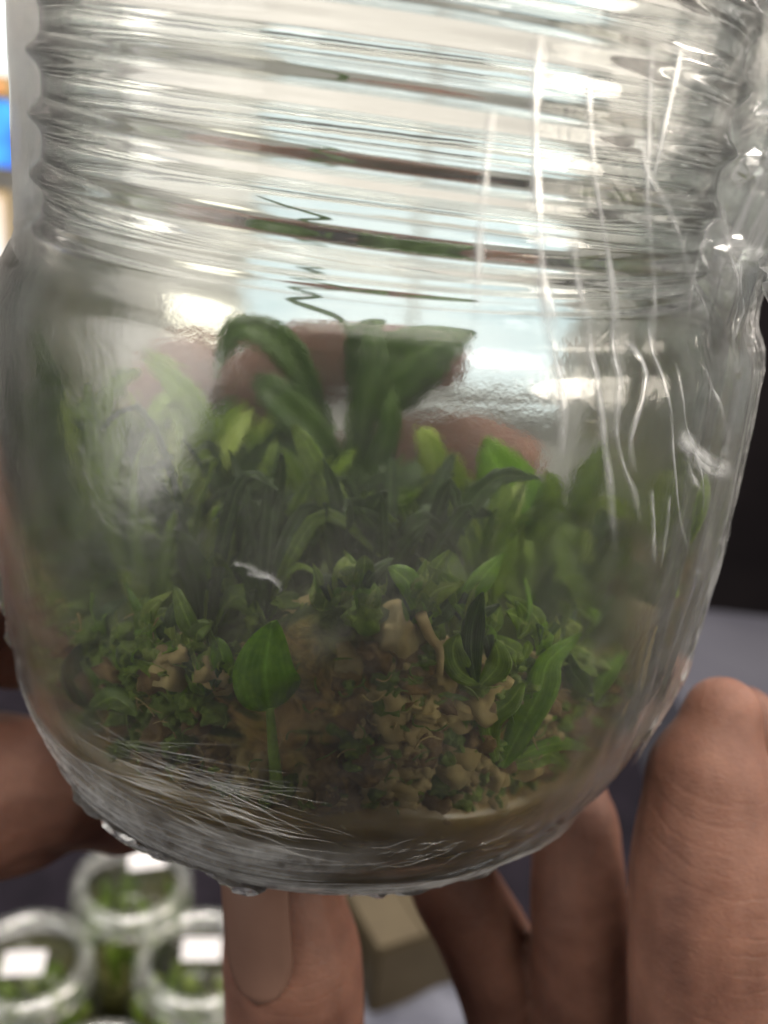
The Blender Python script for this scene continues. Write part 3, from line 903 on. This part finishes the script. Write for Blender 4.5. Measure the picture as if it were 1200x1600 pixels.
def overlap(a0, a1, z0, z1, off, wr, mat='film_over', na=60, nz=70):
    v, f = [], []
    for j in range(nz + 1):
        for i in range(na + 1):
            u, w = i / na, j / nz
            e = .22 * noise.noise((w * 4, off * 9, 2)) + .08 * noise.noise((w * 17, off * 9, 2))
            a, z = a0 + (a1 - a0) * (u + e * (1 - u)), z0 + (z1 - z0) * (w + .04 * noise.noise((u * 4, off * 7, 5)))
            v.append(film_pt(a, max(z, .3), off + wr(a, z)))
    for j in range(nz):
        for i in range(na):
            b = j * (na + 1) + i
            f.append((b, b + 1, b + na + 2, b + na + 1))
    o = pymesh('film_overlap', v, f, M[mat], film)
    lay = []
    for j in range(nz + 1):
        for i in range(na + 1):
            u, w = i / na, j / nz
            rg = .12 * noise.noise((w * 6, u * 6, off * 30))
            lay.append(max(0, min(1, (min(u, 1 - u) + rg) / .22)) * max(0, min(1, (1 - w + rg) / .3)))
    at = o.data.attributes.new('edge_fade', 'FLOAT', 'POINT')
    at.data.foreach_set('value', lay)
    return o
overlap(.62, 1.7, 2.0, 12.2, .03, lambda a, z: .05 * noise.noise((a * 14, z * .3, 1)) + .04 * noise.noise((a * 30, z * .7, 4)))
overlap(1.0, 1.75, 2.6, 12.2, .09, lambda a, z: .06 * noise.noise((a * 10, z * .4, 7)) + .05 * noise.noise((a * 26, z * .9, 9)))
overlap(-1.6, .25, .42, 2.5, .03, lambda a, z: .04 * noise.noise((a * 2.5, z * 8, 3)) + .03 * noise.noise((a * 5, z * 18, 6)), 'film_low')
overlap(-1.6, 1.1, .42, 1.5, .07, lambda a, z: .05 * noise.noise((a * 3, z * 7, 13)) + .03 * noise.noise((a * 6, z * 16, 16)), 'film_low')
crease([(1055, 672), (1072, 690), (1095, 712), (1125, 728), (1150, 730)], 22, 'fold', 16)
crease([(1062, 680), (1080, 705), (1110, 735), (1140, 738)], 26, 'fold', 16)
crease([(1070, 700), (1078, 740), (1098, 770)], 14, 'fold_faint', 16)
crease([(1150, 400), (1160, 480), (1158, 560)], 16, 'fold', 16)
crease([(1120, 300), (1135, 380), (1150, 470), (1150, 600)], 12, 'fold_faint', 20)
crease([(1090, 560), (1120, 620), (1140, 690)], 9, 'fold', 16)
# fine wrinkles low at the left, and at the bottom right
G = []
def wrinkle(p0, p1, wpx, jit=6):
    az0, az1 = film_az(*p0), film_az(*p1)
    n = 10
    ph = random.uniform(0, 6)
    pts = []
    for k in range(n + 1):
        t = k / n
        a = az0[0] + (az1[0] - az0[0]) * t
        z = az0[1] + (az1[1] - az0[1]) * t + .03 * math.sin(ph + 5 * t) + random.uniform(-.012, .012)
        pts.append(film_pt(a, max(z, .37), .01))
    w = wpx / 168 / 2
    G.append(tube_geo(pts, lambda t: max(.003, w * math.sin(math.pi * (.05 + .9 * t)) * random.uniform(.6, 1.2)), 4, (lambda p: Vector((p.x, p.y, 0)).normalized(), .5)))
for _ in range(95):
    u = random.random()
    x = random.uniform(90, 380)
    y0 = 1080 + (x - 60) * .50 + random.uniform(-10, 170) * (.4 + .6 * u)
    yb = 1150 + (x - 60) * .62 if x < 300 else 1299 + (x - 300) * .4
    y0 = min(y0, yb - 4)
    L = random.uniform(70, 300)
    sl = random.uniform(.12, .45)
    x1, y1 = min(x + L, random.uniform(380, 560)), y0 + L * sl
    yb1 = 1150 + (x1 - 60) * .62 if x1 < 300 else 1299 + (x1 - 300) * .38
    wrinkle((x, y0), (x1, min(y1, yb1 - 4)), random.choice((1.5, 2, 2.5, 3, 5, 8)))
for _ in range(40):
    x = random.uniform(560, 920)
    y0 = 1340 - (x - 700) * .12 + random.uniform(-30, 4) - max(0, x - 830) * .35
    wrinkle((x, y0), (x + random.uniform(20, 70), y0 - random.uniform(2, 16)), random.choice((3, 4, 5)))
o = pymesh('film_wrinkle', *merge(G), M['fold_fine'], film)
o['kind'] = 'stuff'
# crumpled ends
def crumple(name, cols, rows, fn, amp, seed, mat):
    v, f = [], []
    sv = Vector((seed, seed * .7, seed * 1.3))
    for j in range(rows + 1):
        for i in range(cols + 1):
            p = fn(i / cols, j / rows)
            n = Vector((noise.noise(p * 1.3 + sv), noise.noise(p * 1.3 + sv * 2), noise.noise(p * 1.3 + sv * 3)))
            out = Vector((p.x, p.y, 0)).normalized()
            rid = (1 - 2.6 * abs(noise.noise(p * 1.9 + sv * 4))) + .5 * (1 - 2.6 * abs(noise.noise(p * 4.2 + sv * 5)))
            n2 = Vector((noise.noise(p * 6 + sv), noise.noise(p * 6 + sv * 2), noise.noise(p * 6 + sv * 3)))
            v.append(p + n * amp + out * (amp * .7 * rid) + n2 * amp * .25)
    for j in range(rows):
        for i in range(cols):
            a = j * (cols + 1) + i
            f += [(a, a + 1, a + cols + 2), (a, a + cols + 2, a + cols + 1)]
    return pymesh(name, v, f, M[mat], film, smooth=False)
for s in range(3):
    crumple('film_bunch', 40, 46, lambda u, w, s=s: film_pt(1.0 + .80 * u, 8.9 + 3.6 * w, .08 + .18 * s), .38, 3.3 + s * 7, 'film_bunch')
crumple('film_bunch', 60, 14, lambda u, w: film_pt(-1.25 + 1.15 * u, .36 + .9 * w, .05), .12, 21, 'film_bunch')
crumple('film_bunch', 40, 10, lambda u, w: film_pt(.15 + .75 * u, .36 + .5 * w, .05), .10, 31, 'film_bunch')
crumple('film_bunch', 20, 40, lambda u, w: film_pt(1.15 + .35 * u, 1.6 + 4.0 * w, .03), .07, 41, 'film_bunch')

crumple('film_bunch', 22, 60, lambda u, w: film_pt(1.25 + .40 * u, 3.5 + 6.2 * w, .02), .09, 51, 'film_bunch')
crumple('film_bunch', 20, 30, lambda u, w: film_pt(-1.60 + .38 * u, 1.2 + 2.6 * w, .05), .12, 61, 'film_bunch')
# ------------------------------------------------------------------ hands
def capsule_chain(bm, pts, rads, n=14, sub=5):
    """tapered round chain with rounded ends"""
    P = smoothpath(pts, sub * (len(pts) - 1))
    rr = []
    for i in range(len(P)):
        u = i / sub
        k = min(int(u), len(rads) - 2)
        t = u - k
        t = t * t * (3 - 2 * t)
        rr.append(rads[k] * (1 - t) + rads[k + 1] * t)
    # rounded caps
    d0, d1 = (P[0] - P[1]).normalized(), (P[-1] - P[-2]).normalized()
    pre = [(P[0] + d0 * rr[0] * math.sin(a), rr[0] * math.cos(a)) for a in (1.45, 1.1, .75, .4)]
    post = [(P[-1] + d1 * rr[-1] * math.sin(a), rr[-1] * math.cos(a)) for a in (.4, .75, 1.1, 1.45)]
    allp = pre + list(zip(P, rr)) + post
    v, f = tube_geo([q[0] for q in allp], [q[1] for q in allp], n)
    bv = [bm.verts.new(q) for q in v]
    for q in f: bm.faces.new([bv[i] for i in q])
def blob(bm, c, s, rot=None):
    r = bmesh.ops.create_icosphere(bm, subdivisions=3, radius=1)
    bmesh.ops.scale(bm, vec=s, verts=r['verts'])
    if rot is not None: bmesh.ops.rotate(bm, cent=(0, 0, 0), matrix=rot, verts=r['verts'])
    bmesh.ops.translate(bm, vec=c, verts=r['verts'])
def finish_hand(bm, root):
    bmesh.ops.recalc_face_normals(bm, faces=bm.faces)
    o = bmobj('hand_skin', bm, M['skin'], root, True)
    md = o.modifiers.new('remesh', 'REMESH')
    md.mode = 'VOXEL'
    md.voxel_size = .10
    md.use_smooth_shade = True
    sm = o.modifiers.new('smooth', 'SMOOTH')
    sm.factor = .5
    sm.iterations = 6
    return o
def nail(root, c, along, out, L, Wd):
    """curved plate; along points to the fingertip, out away from the finger"""
    al = along.normalized()
    s = al.cross(out).normalized()
    o_ = s.cross(al).normalized()
    v, f = [], []
    nu, nv = 10, 12
    for lay in (0, 1):
        for j in range(nv + 1):
            t = j / nv
            hw = Wd / 2 * min(1, math.sqrt(max(0, 1 - (max(0, .42 - t) / .42) ** 2)) + .02)
            for i in range(nu + 1):
                u = (i / nu - .5) * 2
                v.append(c + al * (L * (t - .5)) + s * (u * hw) + o_ * (-.13 * Wd * (u * hw / (Wd / 2)) ** 2 - lay * .05 - .05 * max(0, 2 * t - 1) ** 2))
    N = (nu + 1) * (nv + 1)
    for j in range(nv):
        for i in range(nu):
            a = j * (nu + 1) + i
            f.append((a, a + 1, a + nu + 2, a + nu + 1))
            f.append((N + a, N + a + nu + 1, N + a + nu + 2, N + a + 1))
    rim = [i for i in range(nu + 1)] + [j * (nu + 1) + nu for j in range(1, nv + 1)] + [nv * (nu + 1) + i for i in range(nu - 1, -1, -1)] + [j * (nu + 1) for j in range(nv - 1, 0, -1)]
    for a, b in zip(rim, rim[1:] + rim[:1]):
        f.append((a, N + a, N + b, b))
    fix_normals(pymesh('nail', v, f, M['nail'], root))

# the hand under and to the right of the jar, fingers pointing up
hr = thing('hand', 'hand below the jar with a thumbnail toward us and fingers up its right side', 'hand', (1.5, 3, -9))
bm = bmesh.new()
def A(px, py, y): return at_y(px, py, y)
th = [A(470, 1830, -1.6), A(462, 1640, -1.7), A(458, 1510, -1.9), A(442, 1400, -1.75)]
capsule_chain(bm, th, [1.35, 1.24, 1.18, 1.0])
f1 = [A(850, 1900, 2.0), A(812, 1660, 1.2), A(780, 1520, .7), A(722, 1405, .5), A(655, 1320, .8)]
capsule_chain(bm, f1, [1.0, .98, .97, .88, .65])
f2 = [A(935, 1900, 1.0), A(918, 1640, 0.2), A(906, 1450, -.2), A(900, 1300, .5), A(895, 1240, 1.2)]
capsule_chain(bm, f2, [1.05, .98, .92, .82, .66])
f3 = [A(1130, 1950, -2.0), A(1112, 1640, -2.1), A(1106, 1400, -1.9), A(1110, 1220, -1.3), A(1128, 1120, -.9)]
capsule_chain(bm, f3, [1.4, 1.34, 1.24, 1.02, .64])
f4 = [A(1300, 1800, -.5), A(1270, 1500, -.3), A(1230, 1300, 0), A(1185, 1150, .5), A(1165, 1115, .7)]
capsule_chain(bm, f4, [1.0, .9, .85, .62, .5])
pc = (A(840, 1980, .2))
blob(bm, pc + Vector((0, .6, -1.2)), (4.0, 1.9, 3.2))
capsule_chain(bm, [pc + Vector((0, .6, -2)), pc + Vector((0, -.5, -7)), pc + Vector((.3, -3, -13))], [2.6, 2.4, 2.7])
finish_hand(bm, hr)
dn = (th[3] - th[2])
ax = th[2] + dn * 1.0
nout = ((CAM - ax).normalized() + Vector((-.45, 0, 0))).normalized()
nout = (nout - dn.normalized() * nout.dot(dn.normalized())).normalized()
nail(hr, ax + nout * 1.085, dn.normalized() - nout * .12, nout, 2.2, 1.15)

# the other hand at the left, its fingers round the back of the jar
hl = thing('hand', 'hand at the left of the jar, its fingers wrapped round the back', 'hand', (-7, 2, 2))
bm = bmesh.new()
def B(px, py, y): return at_y(px, py, y)
pl = Vector((-7.2, 2.2, 2.2))
blob(bm, B(-20, 1240, 1.2) , (2.2, 1.8, 1.5))
capsule_chain(bm, [B(-230, 1330, .2), B(-60, 1260, .6), B(90, 1225, 1.0), B(190, 1270, 2.2)], [1.7, 1.55, 1.25, .9])
blob(bm, (-6.6, 3.4, 1.2), (1.4, 2.2, 2.6))
capsule_chain(bm, [Vector((-5.7, 3.9, 3.4)), Vector((-4.0, 5.3, 4.8)), B(350, 640, 5.9), B(470, 575, 6.0), B(600, 560, 5.9), B(690, 575, 5.8)], [.95, .9, .86, .84, .76, .62])
capsule_chain(bm, [Vector((-5.7, 4.1, 2.6)), Vector((-3.8, 5.4, 3.9)), B(420, 770, 5.9), B(600, 718, 6.0), B(730, 705, 5.9), B(812, 722, 5.75)], [.95, .92, .92, .88, .82, .66])
capsule_chain(bm, [Vector((-5.7, 3.9, 1.9)), Vector((-3.4, 5.6, 2.3)), Vector((-.8, 6.2, 2.4)), Vector((1.0, 5.9, 2.5))], [.95, .9, .85, .6])
capsule_chain(bm, [Vector((-5.7, 3.5, .9)), Vector((-3.4, 5.2, .9)), Vector((-1.4, 5.6, 1.0)), Vector((0, 5.2, 1.1))], [.85, .8, .72, .5])
capsule_chain(bm, [Vector((-7.6, 2.4, 2)), Vector((-11, 1, -1)), Vector((-17, -1, -6))], [2.3, 2.3, 2.6])
finish_hand(bm, hl)

# ------------------------------------------------------------------ other jars on the table
M['rim'] = fold_mat('lid_rim', .50, .5, (0.86, 0.90, 0.84, 1))
M['lid'] = fold_mat('lid_clear', .05, .4)
M['body_thin'] = film_mat('thin_glass', .12, 1.0)
M['paper'] = simple('paper', (0.78, 0.76, 0.78), (0.84, 0.82, 0.84), 2)
M['yellow_moss'] = simple('old_moss', (0.06, 0.07, 0.012), (0.15, 0.14, 0.03), 1.2, .8, .6, .2)
def culture_jar(px, py, label, rl, lx, ly, fill):
    top = at_z(px, py, TZ + 10.5)
    loc = Vector((top.x, top.y, TZ))
    t = thing('culture_jar', label, 'jar', loc, 'jars standing on the table')
    def put(v): return [Vector((q[0] * .9, q[1] * .9, q[2])) + loc for q in v]
    v, f = lathe([(3.3, .02), (3.9, .3), (4.3, 1.2), (4.35, 7.6), (4.0, 8.6), (3.7, 9.0)], 48, None, (True, False))
    pymesh('jar_glass', put(v), f, M['body_thin'], t)
    v, f = lathe([(3.65, 8.9), (3.98, 8.95), (4.05, 9.4), (4.05, 10.1), (3.95, 10.45), (3.6, 10.6), (3.1, 10.55), (2.85, 10.3), (2.85, 10.0), (3.3, 9.9), (3.6, 9.6)], 64, None, (False, False), True)
    rim = pymesh('lid_rim', put(v), f, M['rim'], t)
    v, f = lathe([(.02, 10.12), (2.8, 10.12), (2.8, 10.22), (.02, 10.22)], 48, None, (True, True))
    pymesh('lid_top', put(v), f, M['lid'], t)
    bm = bmesh.new()
    add_box(bm, loc + Vector((lx, ly, 10.30)), (2.2, 1.6, .03), rl, rx=.02)
    bmobj('paper_label', bm, M['paper'], t)
    # green content
    def cf(a, i, r, z):
        return r * (1 + .06 * noise.noise((3 * math.sin(a), 3 * math.cos(a), z + px))), z + (.5 * noise.noise((r * math.sin(a), r * math.cos(a), px * .1)) if z > 3 else 0)
    v, f = lathe([(2.5, .3), (3.8, .6), (4.05, 1.4), (4.05, 4.2), (3.4, 4.8), (2.2, 5.0), (1, 5.1), (.05, 5.1)], 40, cf)
    fix_normals(pymesh('moss_fill', put(v), f, M['yellow_moss'], t))
    for k in range(fill):
        a, r = random.uniform(0, 6.28), 3.2 * math.sqrt(random.random())
        p = loc + Vector((r * math.cos(a), r * math.sin(a), 4.8))
        b = random.uniform(0, 6.28)
        d = Vector((math.cos(b), math.sin(b), 0))
        q = p + d * random.uniform(.5, 1.4) + Vector((0, 0, random.uniform(1.8, 3.6)))
        rel = q - loc
        rr = math.hypot(rel.x, rel.y)
        if rr > 3.6: q = loc + Vector((rel.x * 3.6 / rr, rel.y * 3.6 / rr, rel.z))
        leaf(t, [p, p * .5 + q * .5 + Vector((0, 0, .6)), q], random.uniform(.8, 1.3), random.choice(('leaf_mid', 'leaf_pale', 'leaf_mid')), face=Vector((0, 0, 1)) - d * .3, n=6)
culture_jar(207, 1372, 'upper jar of the three on the table, its label near the lid edge', .35, .35, 1.9, 46)
culture_jar(42, 1496, 'leftmost jar on the table, white label in the middle of its lid', .2, -.1, -.2, 46)
culture_jar(312, 1492, 'jar on the table half hidden behind the thumb', .15, .0, .6, 46)
culture_jar(150, 1690, 'nearest jar on the table below the others, only its lid edge showing', .5, .3, -.4, 40)
culture_jar(-130, 1640, 'jar at the lower left corner of the table mostly out of view', .3, .3, -.4, 30)

# box, cloth, dark crate and glowing signs round about
def box_thing(name, label, cat, c, s, rz, mat, lid=True):
    t = thing(name, label, cat, c)
    bm = bmesh.new()
    add_box(bm, (c[0], c[1], c[2] + s[2] / 2), s, rz, .25)
    bmobj('box_body', bm, mat, t)
    bm = bmesh.new()
    add_box(bm, (c[0], c[1], c[2] + s[2] + .12), (s[0] * .5 - .1, s[1], .22), rz, .05)
    bmesh.ops.translate(bm, vec=Matrix.Rotation(rz, 3, 'Z') @ Vector((-s[0] * .25, 0, 0)), verts=bm.verts)
    bmobj('flap', bm, mat, t)
    bm = bmesh.new()
    add_box(bm, (c[0], c[1], c[2] + s[2] + .12), (s[0] * .5 - .1, s[1], .22), rz, .05)
    bmesh.ops.translate(bm, vec=Matrix.Rotation(rz, 3, 'Z') @ Vector((s[0] * .25, 0, 0)), verts=bm.verts)
    bmobj('flap', bm, mat, t)
    return t
p = at_z(625, 1400, TZ + 8)
box_thing('cardboard_box', 'brown cardboard box on the table below the jar', 'box', (p.x + .5, p.y + 1, TZ), (7, 6, 6.5), .5, simple('cardboard', (0.075, 0.056, 0.030), (0.105, 0.08, 0.042), .4))
p = at_z(660, 1590, TZ + 2)
v, f = [], []
for j in range(31):
    for i in range(31):
        x, y = (i / 30 - .5) * 15, (j / 30 - .5) * 12
        v.append(p + Matrix.Rotation(.9, 3, 'Z') @ Vector((x, y, .8 * noise.noise((x * .25, y * .25, 2)) + .9 * noise.noise((x * .1, y * .5, 7)) - .4)))
for j in range(30):
    for i in range(30):
        a = j * 31 + i
        f.append((a, a + 1, a + 32, a + 31))
o = pymesh('folded_cloth', v, f, simple('grey_cloth', (0.10, 0.105, 0.14), (0.20, 0.21, 0.26), .4, .8))
sd = o.modifiers.new('solidify', 'SOLIDIFY')
sd.thickness = .5
tag(o, 'rumpled blue grey cloth on the table below the cardboard box', 'cloth')
